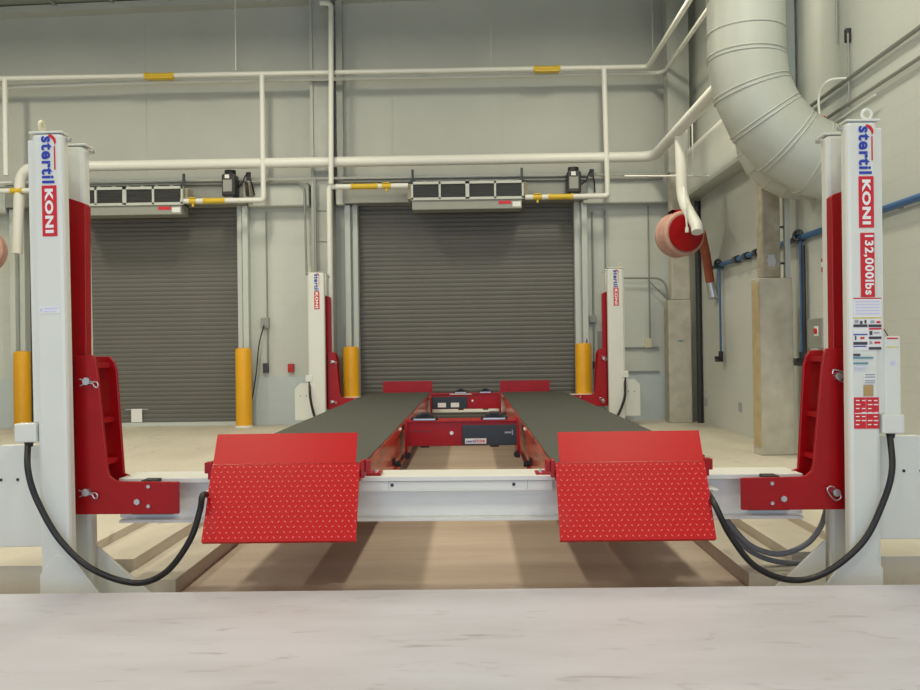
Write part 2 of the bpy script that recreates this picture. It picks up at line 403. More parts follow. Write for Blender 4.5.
# near left: small sticker
R = COLS['fl']; a = at(39.5, 304.5, 4.6); b = at(60.5, 311.5, 4.6)
st = lab(MB().box(a.x, b.x, 4.597, 4.5998, b.z, a.z).build('sticker', 'paper', R), 'small white sticker with grey print')
q = MB(); q.box(a.x+.006, a.x+.02, 4.596, 4.5972, b.z+.01, a.z-.01); q.box(a.x+.03, b.x-.01, 4.596, 4.5972, b.z+.022, a.z-.008); q.box(a.x+.03, b.x-.02, 4.596, 4.5972, b.z+.008, b.z+.014)
q.build('print', 'lilac', R, st)
# near right: load plate, stickers and control box
R = COLS['fr']
def atr(px, py, Y): return at(px, py, Y)+V((-.008, 0, .022))
def stick(name, px0, py0, px1, py1, m, y=4.597, label=None, parent=None, th=.002):
    a = atr(px0, py0, 4.6); b = atr(px1, py1, 4.6)
    o = MB().box(a.x, b.x, y, y+th, b.z, a.z).build(name, m, R, parent)
    if label: lab(o, label)
    return o
a = atr(859.5, 233, 4.6); b = atr(874.5, 297, 4.6)
o = MB().box(a.x, b.x, 4.596, 4.5995, b.z, a.z).build('load_plate', 'dred', R); lab(o, 'red load plate')
t = text_mb(MB(), '132,000lbs', (a.x+.014, 4.596, a.z-.012), (0, 0, -1), (1, 0, 0), a.z-b.z-.024, (b.x-a.x)*.74, .002, .03).build('lettering', 'dwhite', R, o); lab(t, 'white lettering reading 132,000lbs')
s1 = stick('instruction_sheet', 853, 299, 881, 317, 'paper', label='white printed instruction sheet')
mb = MB()
for i in range(5):
    a = atr(855, 301+i*3, 4.6); b = atr(879, 302+i*3, 4.6); mb.box(a.x, b.x, 4.5955, 4.597, b.z, a.z)
mb.build('print', 'lilac', R, s1)
stick('red_stripe', 853, 298, 881, 298.8, 'dred')
stick('yellow_stripe', 852.5, 317.5, 881.5, 318.3, 'dyell')
ws = stick('warning_sticker', 852.5, 319, 881.5, 350, 'paper', label='white warning pictogram sticker sheet')
for (x0, y0, x1, y1, mm) in ((853,324.5,867,327,'ddark'), (868,324.5,881,327,'ddark'), (854,320,858,323,'dgrey'), (859.5,321,862,324,'ddark'), (864,320,866,323.5,'ddark'), (870,320.5,874,323,'dgrey'), (876,321,880,323,'dred'),
        (868.5,328,881,329.5,'dred'), (869,331,872,335,'ddark'), (873.5,332,879,333.5,'dgrey'), (868.5,336.5,881,339,'ddark'), (853,334,867,335,'dblue'), (854.5,336,856,340,'ddark'), (860,337,864,339,'dred'), (853,342,867,344.7,'ddark'), (869,341,872,344,'dgrey'), (874,341.5,880,343.5,'dred'), (868.5,347,881,349.5,'ddark'),
        (853,346,866,346.8,'dblue'), (853,353.8,860,356,'ddark'), (853,357,873,358.5,'dteal'), (853,362.5,868,364,'dteal'), (854,367,867,367.8,'lilac'), (854,369.5,865,370.2,'lilac')):
    stick('print', x0, y0, x1, y1, mm, 4.5945, None, ws, .0012)
stick('serial_plate', 864, 372.5, 876, 384, 'paper', label='small serial plate')
for y in (374, 376.5, 380, 382): stick('print', 865, y, 875, y+1.2, 'dgrey', 4.596, None, None, .001)
stick('tan_sticker', 863.5, 385, 873.5, 396, 'dtan')
rs_ = stick('red_sticker', 854, 397.5, 879.5, 428.5, 'dred', label='red safety sticker with pale print')
for i in range(7):
    for j in range(4):
        if (i*3+j) % 5 != 4: stick('print', 856+j*6, 400+i*4, 859.5+j*6+(i % 2), 401+i*4, 'dwhite', 4.596, None, rs_, .001)
stick('print', 865.8, 398, 866.4, 428, 'dwhite', 4.596, None, rs_, .001)
stick('print', 855, 413, 879, 413.6, 'dwhite', 4.596, None, rs_, .001)
a = atr(884, 336, 4.62); b = atr(902, 415, 4.62)
cb = lab(MB().box(a.x, b.x, 4.62, 4.72, b.z, a.z).build('control_box', 'white', R, bevel=.008), 'tall narrow white control box')
mb = MB().box(a.x+.015, b.x-.015, 4.618, 4.62, a.z-.016, a.z-.008); mb.build('print', 'dred', R, cb)
mb = MB().box(a.x+.012, b.x-.012, 4.618, 4.62, a.z-.062, a.z-.056); mb.build('print', 'dyell', R, cb)
c0 = (a+b)/2; mb = MB().cyl((c0.x, 4.62, c0.z+.07), (c0.x, 4.616, c0.z+.07), .012); mb.build('print', 'lilac', R, cb)
mb = MB().tube(spline([atr(879, 332, 4.64), atr(883, 329, 4.64), atr(885, 331, 4.64), atr(888, 336, 4.64)]), .003, 8); mb.build('wire', 'dsteel', R, cb)

# ================================================================== CROSSBEAMS with carriages
def rclip(mb, c, s, kind):
    """spring clip through the pin end: a rounded wire loop"""
    x, y, z = c
    if kind == 'R':
        pts = [(x-.04, z+.012), (x-.01, z+.004), (x+.03, z-.004), (x+.055, z-.004), (x+.066, z-.018), (x+.06, z-.034), (x+.045, z-.03), (x+.035, z-.014), (x+.0, z-.012), (x-.035, z-.025)]
    else:
        pts = [(x-.01, z+.03), (x-.035, z+.035), (x-.05, z+.012), (x-.01, z-.04), (x+.022, z-.03), (x+.02, z-.004)]
        if s == 2: pts = [(x-.035, z+.015), (x-.022, z+.036), (x+.045, z+.012), (x+.05, z-.01), (x+.03, z-.032), (x-.005, z-.018)]
    mb.tube(spline([(a, y, b) for a, b in pts]), .0042, 8)
def crossbeam(dy, label, rear):
    def X(s, r): return PX+s*r+((.018 if not rear else .045) if s > 0 else 0)
    R = thing('crossbeam', label, 'lift crossbeam', (PX, 5.05+dy, .2), 'crossbeams of the four-post lift')
    b = MB(); e = 1.97
    b.box(X(-1, e), X(1, e), 4.92+dy, 5.20+dy, .447, .475)
    b.box(X(-1, e), X(1, e), 4.92+dy, 5.20+dy, .216, .233)
    b.box(X(-1, 1.99), X(1, 1.99), 4.985+dy, 5.005+dy, .233, .447); b.box(X(-1, 1.99), X(1, 1.99), 5.10+dy, 5.12+dy, .233, .447)
    b.build('beam', 'beam', R, bevel=.003)
    if not rear:
        st = MB().box(-.69, .46, 4.932, 4.985, .395, .444); st.box(-.69, .46, 4.925, 4.985, .388, .395)
        sp = st.build('face_strip', 'beam', R, bevel=.002)
        q = MB()
        for x in (-.47, .235): q.cyl((x, 4.9315, .424), (x, 4.927, .424), .010)
        q.build('screw', 'dsteel', R, sp, smooth=True)
        q = MB()
        for x in (-.49, .315): q.box(x-.001, x+.001, 4.9295, 4.932, .396, .444)
        q.build('seam', 'dgrey', R, sp)
    for s in (-1, 1):
        fp = [(2.152, 1.195), (2.05, 1.195), (2.034, 1.16), (2.022, 1.09), (1.968, .545), (1.958, .51), (1.93, .487), (1.90, .480), (1.568, .475), (1.568, .297), (2.155, .297)]
        br = MB().prism([(X(s, a), z) for a, z in fp], 'y', 4.765+dy, 4.79+dy).build('bracket', 'red', R, bevel=.004)
        rp = [(2.152, 1.185), (2.07, 1.185), (2.04, 1.15), (2.025, 1.10), (1.985, .49), (1.95, .475), (1.70, .47), (1.70, .31), (2.152, .31)]
        MB().prism([(X(s, a), z) for a, z in rp], 'y', 5.03+dy, 5.055+dy).build('bracket', 'red', R, bevel=.004)
        # plates joining the pair
        MB().box(X(s, 2.04), X(s, 2.15), 4.79+dy, 5.03+dy, .80, .83).box(X(s, 2.02), X(s, 2.15), 4.79+dy, 5.03+dy, .56, .59).box(X(s, 2.06), X(s, 2.15), 4.79+dy, 5.03+dy, 1.12, 1.15).build('spacer', 'red', R)
        # carriage running in the slot of the mast
        cp = [(2.20, .31), (2.20, 2.085), (2.19, 2.087), (2.112, 2.060), (2.100, 2.045), (2.100, .31)]
        MB().prism([(X(s, a), z) for a, z in cp], 'y', 4.80+dy, 4.87+dy).build('carriage', 'red', R, bevel=.004)
        # pins with spring clips
        for k, (r, z) in enumerate(((2.075, 1.048), (2.082, .425))):
            if s > 0: r = (2.105, 2.085)[k]; z = (1.04, .395)[k]
            p = MB().cyl((X(s, r), 4.79+dy, z), (X(s, r), 4.735+dy, z), .021).build('pin', 'steel', R, smooth=True)
            cl = MB(); rclip(cl, (X(s, r), 4.742+dy, z), (0 if s < 0 else (2 if k == 0 else 1)), 'R' if s < 0 else 'L')
            cl.build('spring_clip', 'steel', R, p, smooth=True)
        for (r, z, rad) in ((1.735, .458, .011), (1.735, .348, .011), (1.80, .372, .018)):
            zz = z-.005 if s < 0 else z-.012
            bo = MB().cyl((X(s, r), 4.766+dy, zz), (X(s, r), 4.752+dy, zz), rad, seg=6); bo.build('bolt', 'steel', R)
        if not rear:
            # support pad under the bracket tail, and the cable bracket
            MB().box(X(s, 1.66), X(s, 1.90), 4.94, 4.985, .262, .300).box(X(s, 1.72), X(s, 1.80), 4.82, 4.92, .462, .478).build('spacer', 'black', R)
            cc = MB().ring((X(s, 1.395), 4.80, .405), (.15, .4, 1), .024, .005); cc.box(X(s, 1.45), X(s, 1.415), 4.79, 4.99, .400, .407)
            cc.build('cable_bracket', 'beam', R, smooth=True)
    if not rear: R.rotation_euler.y = radians(.28); R.location.z -= .004
    return R
crossbeam(0, 'long white crossbeam at the near end carrying both runways behind the red ramps', False)
crossbeam(8.5, 'far cream crossbeam below the black jack between the two runway ends', True)

# ================================================================== RUNWAYS
def runway(s, label, mark):
    a, b = .536, 1.356
    R = thing('runway', label, 'lift runway', (X(s, (a+b)/2), 9, .21), 'runways of the lift')
    def bx(mb, r0, r1, *k): mb.box(X(s, r0), X(s, r1), *k); return mb
    d = MB(); pl = [(a+.012, 4.86), (b-.012, 4.86), (b-.012, 5.32), (1.51, 5.32), (1.51, 13.10), (b-.012, 13.10), (b-.012, 13.32), (a+.012, 13.32)]
    d.prism([(X(s, u), v) for u, v in pl], 'z', .528, .548); lab(d.build('deck', 'grit', R), 'dark grey gritty deck')
    body = MB(); bx(body, a, b, 4.74, 13.34, .478, .540)
    bx(body, a+.02, a+.05, 5.22, 13.38, .215, .479); bx(body, b-.05, b-.02, 5.22, 13.38, .215, .479); bx(body, b, 1.52, 5.30, 13.12, .478, .540)
    body.build('side_rail', 'rail', R)
    fl_ = MB(); bx(fl_, a-.005, a+.07, 5.22, 13.38, .205, .222); bx(fl_, b-.07, b+.005, 5.22, 13.38, .205, .222); fl_.build('bottom_flange', 'red', R)
    # downturned ramp in diamond plate
    hy, hz, by, bz = 4.70, .580, 4.50, .205
    dv = V((0, by-hy, bz-hz)); L = dv.length; dv.normalize(); n = V((0, -(-dv.z), dv.y)); n = V((0, dv.z, -dv.y))
    if n.y > 0: n = -n
    rp = MB(); lo, hi = min(X(s, a-.002), X(s, b+.0)), max(X(s, a-.002), X(s, b+.0))
    th = .010; P0 = V((0, hy, hz)); P1 = P0+dv*L
    rp.prism([(P0.y, P0.z), (P1.y, P1.z), (P1.y-n.y*th, P1.z-n.z*th), (P0.y-n.y*th, P0.z-n.z*th)], 'x', lo, hi)
    rp.prism([(P1.y, P1.z), (P1.y-n.y*.035, P1.z-n.z*.035), (P1.y-n.y*.035+dv.y*.006, P1.z-n.z*.035+dv.z*.006), (P1.y+dv.y*.006, P1.z+dv.z*.006)], 'x', lo, hi)
    studs = []; rows, cols = 15, 24
    for i in range(rows):
        for j in range(cols):
            cx = lo+(j+.5+(.25 if i % 2 else -.25))*(hi-lo)/cols; t = (i+.5)*L/rows
            c = P0+dv*t; c.x = cx
            ang = radians(48) if (i+j) % 2 else radians(-48)
            e1 = V((1, 0, 0))*cos(ang)+dv*sin(ang); e2 = V((1, 0, 0))*-sin(ang)+dv*cos(ang)
            h1, h2 = .0122, .0052
            base = [c+e1*h1, c+e2*h2, c-e1*h1, c-e2*h2]
            top = [c+e1*h1*.7+n*.0028, c+e2*h2*.6+n*.0028, c-e1*h1*.7+n*.0028, c-e2*h2*.6+n*.0028]
            studs.append(len(rp.f)); rp.add(base+top, [(4,5,6,7), (0,1,5,4), (1,2,6,5), (2,3,7,6), (3,0,4,7)])
    rampo = lab(rp.build('ramp', 'ramp', R), 'red diamond-plate ramp hanging down')
    rampo.data.materials.append(M['studglint'])
    for k0 in studs: rampo.data.polygons[k0].material_index = 1  # stud tops carry the painted highlight
    wp = MB(); q0 = V((0, 4.705, .582)); q1 = V((0, 4.80, .742)); wlo, whi = min(X(s, a+.022), X(s, b-.004)), max(X(s, a+.022), X(s, b-.004)); nn = V((0, -(q1.z-q0.z), q1.y-q0.y)).normalized()
    wp.prism([(q0.y, q0.z), (q1.y, q1.z), (q1.y-nn.y*.01, q1.z-nn.z*.01), (q0.y-nn.y*.01, q0.z-nn.z*.01)], 'x', wlo, whi)
    lab(wp.build('wheel_stop', 'ramp', R), 'smooth red upturned wheel stop plate')
    hg = MB(); k = 11
    for i in range(k):
        x0 = lo+(hi-lo)*i/k; hg.cyl((x0+.003, 4.712, .573), (x0+(hi-lo)/k-.003, 4.712, .573), .013)
    hg.build('hinge', 'red', R, smooth=True)
    br = MB()
    for x, sg in ((lo-.002, -1), (hi+.002, 1)):
        MB().box(x, x+sg*.022, 4.70, 4.80, .50, .595).box(x+sg*.022, x+sg*.05, 4.73, 4.80, .53, .59).build('hinge_lug', 'red', R, bevel=.003)
    for r0, r1 in ((a-.09, a+.01), (b-.01, b+.075)):
        bx(MB(), r0, r1, 4.95, 5.08, .4755, .489).build('mounting_lug', 'red', R)
        rr = (r0+.03) if r0 < a else (r1-.03)
        MB().cyl((X(s, rr), 5.0, .488), (X(s, rr), 5.0, .503), .012, seg=6).build('bolt', 'steel', R)
    # far end stop
    e = MB(); bx(e, a-.012, b-.055, 13.33, 13.36, .46, .722); lab(e.build('end_stop', 'red', R), 'upright red end stop')
    # rollers along the inner side
    for y in (6.9, 12.0):
        rb = bx(MB(), a-.0, a+.03, y-.05, y+.05, .27, .33).build('roller_bracket', 'black', R)
        MB().cyl((X(s, a-.045), y-.01, .285), (X(s, a), y-.01, .285), .026).build('roller', 'rubber', R, rb, smooth=True)
    for y in (7.35,):
        bx(MB(), a-.012, a+.01, y-.06, y+.06, .515, .53).build('reflector', 'dwhite', R)
    if s > 0: R.location += V((.012, 0, -.012))
    return R
runway(-1, 'left runway with dark deck ending in a red ramp at the near left', 0)
runway(1, 'right runway with dark deck ending in a red ramp at the near right', 1)

# ================================================================== RAIL JACKS
def jack(y, label, rear):
    R = thing('rail_jack', label, 'jack', (PX-.0, y+.15, .33), 'jacks between the runways')
    x0, x1 = -.605, .425
    zt = .565; zb = .34
    MB().box(x0, x1, y, y+.30, zb, zt-.01).build('body', 'red', R, bevel=.004)
    tf = MB().box(x0+.01, x1-.01, y-.012, y+.31, zt-.012, zt); tf.build('top_plate', 'red', R, bevel=.003)
    if not rear: cx0, cx1, z0, z1 = -.09, x1-.015, zb+.005, zt-.04
    else: cx0, cx1, z0, z1 = x0+.03, -.07, zb+.01, zt-.045
    cv = MB().box(cx0, cx1, y-.035, y+.0, z0, z1).build('pump_cover', 'motor', R, bevel=.004); lab(cv, 'blue-black pump cover')
    if not rear:
        sc = lab(MB().box(cx0+.025, cx0+.215, y-.037, y-.035, z0+.015, z0+.062).build('sticker', 'paper', R, cv), 'white sticker reading stertil KONI')
        text_mb(MB(), 'stertil', (cx0+.035, y-.0375, z0+.025), (1, 0, 0), (0, 0, 1), .085, .027, .001, .03).build('lettering', 'dblue', R, sc)
        text_mb(MB(), 'KONI', (cx0+.128, y-.0375, z0+.025), (1, 0, 0), (0, 0, 1), .075, .027, .001, .04).build('lettering', 'dred', R, sc)
        k = MB().box(cx1-.055, cx1-.045, y-.045, y-.035, z0+.09, z0+.135); k.box(cx1-.12, cx1-.06, y-.037, y-.035, z0+.105, z0+.12); k.build('latch', 'dgrey', R, cv)
        MB().cyl((-.185, y, .455), (-.185, y-.01, .455), .017).build('button', 'dwhite', R, smooth=True)
        l = MB().box(x0+.05, x0+.24, y-.003, y, .47, .474); l.build('seam', 'ddark', R)
    else:
        for u in (.08, .27): MB().box(cx0+u, cx0+u+.12, y-.038, y-.035, z0+.02, z0+.085).build('sticker', 'paper', R, cv)
        MB().cyl((.01, y, .46), (.01, y-.01, .46), .015).build('button', 'dwhite', R, smooth=True)
        MB().box(-.32, .0, y-.014, y-.012, zt-.012, zt-.001).build('seam', 'paper', R)
    for px in ((-.43, .20) if not rear else (-.16, .20)):
        w = .105 if not rear else .085
        p = MB().box(px-w, px+w, y+.02, y+.24, zt, zt+.028); p.box(px-w*.72, px+w*.72, y+.06, y+.20, zt+.028, zt+.052)
        for sg in (-1, 1): p.cyl((px+sg*w*1.15, y+.05, zt+.022), (px+sg*w*.9, y+.05, zt+.022), .016)
        p.box(px-w*.35, px+w*.35, y+.02, y+.2, zt+.052, zt+.068)
        pd = p.build('lifting_pad', 'black', R, bevel=.004)
        MB().box(px-w*.95, px+w*.95, y+.008, y+.019, zt+.006, zt+.020).build('steel_edge', 'steel', R, pd)
        MB().box(px-.04, px+.04, y+.05, y+.15, zb-.02, zb).build('foot', 'black', R)
    for x, sg in ((x0, 1), (x1, -1)):
        MB().box(x-sg*.0, x+sg*.025, y-.04, y+.34, zb-.11, zt+.01).build('end_plate', 'red', R)
        MB().cyl((x+sg*.03, y-.045, .265), (x+sg*.03, y-.095, .265), .028).build('wheel', 'rubber', R, smooth=True)
    return R
jack(7.65, 'near red rail jack between the runways, dark pump cover on its right half', False)
jack(12.4, 'far red rail jack between the runways, dark cover with two white stickers on its left', True)

# ================================================================== CABLES
def cable(pts, r, m, label, group='hanging lift cables', gl=None):
    o = MB().tube(spline(pts, 12), r, 12).build('cable', m, smooth=True); return tag(o, label, 'cable', group)
Yc = 4.55
cable([(-2.435, 4.63, .725)]+[at(x, y, Yc) for x, y in ((28, 470), (37, 500), (60, 540), (92, 569), (135, 583), (166, 572), (190, 540), (200, 510), (203, 495))]+[(-1.47, 4.78, .40), (-1.44, 4.90, .425)], .0168, 'rubber', 'black cable looping from near left column junction box to the crossbeam')
cable([(2.257, 4.63, .725)]+[at(x, y, Yc) for x, y in ((892, 470), (882, 505), (862, 543), (825, 573), (790, 580), (755, 566), (730, 535), (715, 505))]+[(1.30, 4.78, .40), (1.27, 4.90, .44)], .0168, 'rubber', 'black cable looping from near right column junction box to the crossbeam')
cable([at(721, 513, 5.15)]+[at(x, y, 5.1) for x, y in ((730, 524), (750, 545), (778, 554), (805, 545), (820, 528))]+[at(827, 508, 5.08)], .0165, 'greycable', 'upper grey cable hanging behind the near right column')
cable([at(717, 512, 5.2)]+[at(x, y, 5.15) for x, y in ((730, 532), (752, 552), (780, 562), (815, 561))]+[at(840, 552, 5.15)], .016, 'greycable', 'lower grey cable hanging behind the near right column')
dy = 8.5
cable([(-2.505, 4.63+dy, .725), at(310, 395, 13.05), at(312, 407, 13.05), at(316, 420, 13.05), at(322, 428, 13.05)], .020, 'rubber', 'black cable dropping from the far left column junction box')
cable([(2.36, 4.63+dy, .725), at(625, 395, 13.05), at(622, 406, 13.05), at(618, 415, 13.05), at(612, 424, 13.05)], .020, 'rubber', 'black cable dropping from the far right column junction box')

# ================================================================== BOLLARDS
def bollard(px, label):
    x = at(px, 400, 13.75).x; R = thing('bollard', label, 'bollard', (x, 13.75, 0), 'yellow bollards at the door jambs')
    m = MB(); m.tube([(x, 13.75, 0), (x, 13.75, 1.235), (x, 13.75, 1.27), (x, 13.75, 1.285)], [.13, .13, .118, .08], 28); m.build('sleeve', 'yellow', R, smooth=True)
    MB().tube([(x, 13.75, 0), (x, 13.75, .03)], .145, 28).build('base_ring', 'beam', R)
bollard(22.5, 'leftmost yellow bollard, at the image edge left of the near left column')
bollard(244, 'yellow bollard at the right jamb of the left roll-up door')
bollard(351.5, 'yellow bollard at the left jamb of the middle roll-up door')
bollard(584, 'yellow bollard at the right jamb of the middle roll-up door')

# ================================================================== CONCRETE COLUMNS / STEEL COLUMN
def bcol(y, label, z_up, x0, x1, topx=None, back=False):
    R = thing('building_column', label, 'column', ((x0+x1)/2, y, 0), 'building columns along the right wall')
    MB().box(3.155 if not back else 3.13, 3.53 if not back else 3.49, y, y+.24 if not back else y+.3, 0, 1.945).build('encasement', 'conc', R, bevel=.012)
    u = MB().box(x0, x1, y+.03, y+.22, 1.945, z_up); o = u.build('shaft', 'fireproof' if not back else 'conc', R, bevel=.02)
    if not back:
        MB().box(3.475, 3.53, y+.05, y+.11, 1.95, 7.0).build('pipe_chase', 'header', R)
        MB().box(3.44, 3.475, y+.08, y+.12, 2.50, 2.52).box(3.44, 3.475, y+.08, y+.12, 2.1, 2.12).build('strap', 'dsteel', R)
        MB().box(3.215, 3.63, y+.06, y+.22, 3.9, 7.1).build('upper_shaft', 'header', R, bevel=.02)
        MB().cyl((3.31, y+.03, 2.13), (3.31, y+.01, 2.13), .05).box(3.27, 3.35, y+.02, y+.032, 2.07, 2.2).build('outlet_cover', 'steel', R)
        lab(MB().box(3.147, 3.165, y-.006, y+.2, .1, 1.90).build('lit_side_strip', 'ochre', R), 'ochre strip on the side face, its different light painted in')  # column side face, its different lighting painted as an ochre strip
    else:
        MB().box(x0-.02, x1+.02, y+.02, y+.3, 3.97, 7.1).build('upper_shaft', 'greycol', R)
        MB().box(3.28, 3.36, y-.003, y, 1.28, 1.31).build('sticker', 'dteal', R)
bcol(9.35, 'nearer concrete-cased building column on the right wall beside the blue air line drop', 3.3, 3.215, 3.42)
bcol(13.5, 'back corner building column, pale and stained, below the hose reel', 3.97, 3.20, 3.50, back=True)
MB_ = MB().cyl((3.60, 13.45, 0), (3.60, 13.45, 3.5), .045); tag(MB_.build('drain_pipe', 'dsteel', smooth=True), 'dark vertical pipe in the back right corner beside the column', 'pipe')
# steel wide-flange column between the doors
x0, x1 = -2.56, -2.22
sc = MB(); sc.box(x0, x1, 13.80, 13.815, 0, 7.1); sc.box(x0, x0+.045, 13.76, 14.08, 0, 7.1); sc.box(x1-.045, x1, 13.76, 14.08, 0, 7.1)
for i in range(12): sc.box(x0+.04, x1-.04, 13.78, 13.81, 1+i*.5, 1.035+i*.5) if i in (4, 5) else None
tag(sc.build('steel_column', 'greycol'), 'grey steel wide-flange column between the two roll-up doors', 'column')
sp_ = MB().box(-2.16, -2.06, 13.95, YB, 3.97, 7.1); tag(sp_.build('downspout', 'greycol'), 'grey vertical channel on the wall just right of the steel column', 'channel')

# ================================================================== PIPES
def pipe(name, pts, r, m, label, cat='pipe', group=None, rad=.18, seg=16):
    return tag(MB().tube(bend(pts, rad), r, seg).build(name, m, smooth=True), label, cat, group)
# parallel rails high up that turn along the right wall
R = thing('overhead_pipe', 'long white overhead pipe with yellow bands crossing above both doors, front of the pair', 'pipe', (-2, 13.5, 5.66), 'high overhead pipes')
zA, zB = 5.655, 5.625
MB().tube(bend([(XL, 13.5, zA), (2.87, 13.5, zA), (2.87, 10.0, zA)], .12), .038, 14).build('run', 'pipe', R, smooth=True)
for a, b in ((146, 173), (535, 559)):
    p = at(a, 76, 13.5).x; q = at(b, 76, 13.5).x
    bm_ = MB().cyl((p, 13.5, zA), (q, 13.5, zA), .041)
    for x in (p, q): bm_.cyl((x-.02, 13.5, zA), (x+.02, 13.5, zA), .052)
    bm_.box(p, q, 13.44, 13.56, zA-.06, zA-.035)
    lab(bm_.build('pipe_marker', 'ytag', R, smooth=True), 'yellow pipe marker band')
pipe('overhead_pipe', [(XL, 13.72, 5.50), (-5.2, 13.72, zB), (3.17, 13.72, zB), (3.17, 9.6, zB)], .032, 'pipe', 'second high white pipe just behind the banded one, crossing the whole back wall', group='high overhead pipes')
# large main at 4.25
pipe('main_pipe', [(-7.27, 13.55, 2.85), (-7.20, 13.55, 4.235), (2.95, 13.55, 4.235), (2.95, 9.3, 4.25)], .082, 'pipe', 'thick white main pipe crossing the back wall above the heaters, turning at the right', rad=.28)
pipe('wall_pipe', [(3.50, 13.9, 4.25), (3.50, 9.6, 4.25)], .07, 'pipe', 'white pipe lying along the top of the right wall beam')
# gas drops
def gasline(pts, tags, label):
    R = thing('gas_pipe', label, 'pipe', pts[0], 'gas drops to the door heaters')
    MB().tube(bend(pts, .05), .042, 14).build('run', 'pipe', R, smooth=True)
    for a, b, z, w in tags:
        t = MB().cyl((a, 13.5, z), (b, 13.5, z), .044, seg=14)
        if w: t.cyl(((a+b)/2, 13.5, z-.09), ((a+b)/2, 13.5, z+.05), .018); t.box((a+b)/2-.06, (a+b)/2+.05, 13.46, 13.50, z+.04, z+.055)
        t.build('valve' if w else 'pipe_marker', 'ytag', R, smooth=True)
        for x in ((a, b) if not w else ()): MB().cyl((x-.012, 13.5, z), (x+.012, 13.5, z), .053).build('clamp', 'ytag', R)
g0 = at(262, 76, 13.5).x; zg = at(262, 200, 13.5).z; xh = at(181, 200, 13.5).x
gasline([(g0, 13.5, zA), (g0, 13.5, zg), (xh, 13.5, zg)], [(at(202, 0, 13.5).x, at(222, 0, 13.5).x, zg, 0), (at(187, 0, 13.5).x, at(194, 0, 13.5).x, zg, 1)], 'white gas pipe dropping to the left door heater from the high pipe')
g1 = at(604, 68, 13.5).x; zg1 = at(604, 196, 13.5).z; xh1 = at(525, 196, 13.5).x
gasline([(g1+.0, 13.5, zA), (g1+.03, 13.5, zg1), (xh1, 13.5, zg1)], [(at(549, 200, 13.5).x, at(572, 200, 13.5).x, zg1, 0), (at(533, 200, 13.5).x, at(542, 200, 13.5).x, zg1, 1)], 'white gas pipe dropping to the middle door heater on its right side')
g2 = at(329, 186, 13.5).x; zg2 = at(329, 187, 13.5).z; xh2 = at(408, 186, 13.5).x
gasline([(g2, 13.5, .45), (g2, 13.5, zg2), (xh2, 13.5, zg2)], [(at(352, 186, 13.5).x, at(377, 186, 13.5).x, zg2, 0), (at(382, 186, 13.5).x, at(391, 186, 13.5).x, zg2, 1)], 'white pipe branching left of the middle door heater and running down the steel column')
p0 = at(331, 60, 13.6).x
pipe('standpipe', [(at(320, 3, 13.4).x, 13.4, at(320, 3, 13.4).z), (at(331, 3, 13.4).x, 13.4, at(331, 3, 13.4).z), (at(331, 180, 13.4).x, 13.4, at(331, 184, 13.4).z)], .040, 'pipe', 'white vertical standpipe at the top beside the steel column', rad=.08)
g3 = at(5, 85, 13.5).x; zg3 = at(5, 191, 13.5).z
gasline([(g3, 13.5, zA), (g3, 13.5, zg3+.25)], [], 'short white vertical pipe at the left image edge')
gasline([(-8.3, 13.5, zg3), (at(28, 191, 13.5).x+.2, 13.5, zg3)], [(at(10, 0, 13.5).x, at(20, 0, 13.5).x, zg3, 0)], 'white gas pipe with yellow band left of the near left column')
# thin conduits across above the doors
zc1, zc2 = at(300, 178, 13.8).z, at(300, 182.5, 13.8).z
pipe('conduit', [(-7.9, 13.78, zc1), (3.1, 13.78, zc1-.03)], .022, 'pipe', 'upper thin conduit running across just above the door heaters', 'conduit', 'thin conduits above the doors')
pipe('conduit', [(-7.9, 13.80, zc2), (-2.75, 13.80, zc2), (-2.68, 13.80, zc2-.1), (-2.66, 13.80, 2.45)], .018, 'conduit', 'lower thin conduit bending down to the far left column', 'conduit', 'thin conduits above the doors', .1)
pipe('conduit', [(-2.1, 13.80, zc2), (3.15, 13.80, zc2-.03)], .018, 'conduit', 'lower thin conduit above the middle door heater running right', 'conduit', 'thin conduits above the doors')
pipe('conduit', [(-2.48, 13.66, 2.45), (-2.48, 13.66, 4.0)], .024, 'conduit', 'grey vertical conduit rising from the far left column top', 'conduit')
def vcon(px, y0, y1, r, label, Y=14.06, m='conduit'):
    a = at(px, y0, Y); b = at(px, y1, Y)
    return tag(MB().cyl((a.x, Y, b.z), (a.x, Y, a.z), r, seg=10).build('conduit', m, smooth=True), label, 'conduit', 'vertical wall conduits')
vcon(266, 212, 366, .014, 'thin vertical conduit on the wall right of the left roll-up door')
vcon(592, 212, 400, .016, 'thin vertical conduit right of the middle door jamb, behind the bollard')
vcon(604.5, 210, 380, .014, 'thin vertical conduit just left of the far right column')
vcon(648, 206, 342, .013, 'thin vertical conduit dropping to the ivory box on the right part of the back wall')
vcon(235, 0, 70, .010, 'thin rod hanging above the pipes left of the steel column', 13.5, 'pipe')
vcon(490, 0, 66, .009, 'thin rod hanging above the pipes over the middle door', 13.5, 'wallp')
vcon(652, 0, 66, .009, 'thin rod hanging near the corner where the high pipes turn', 13.5, 'wallp')
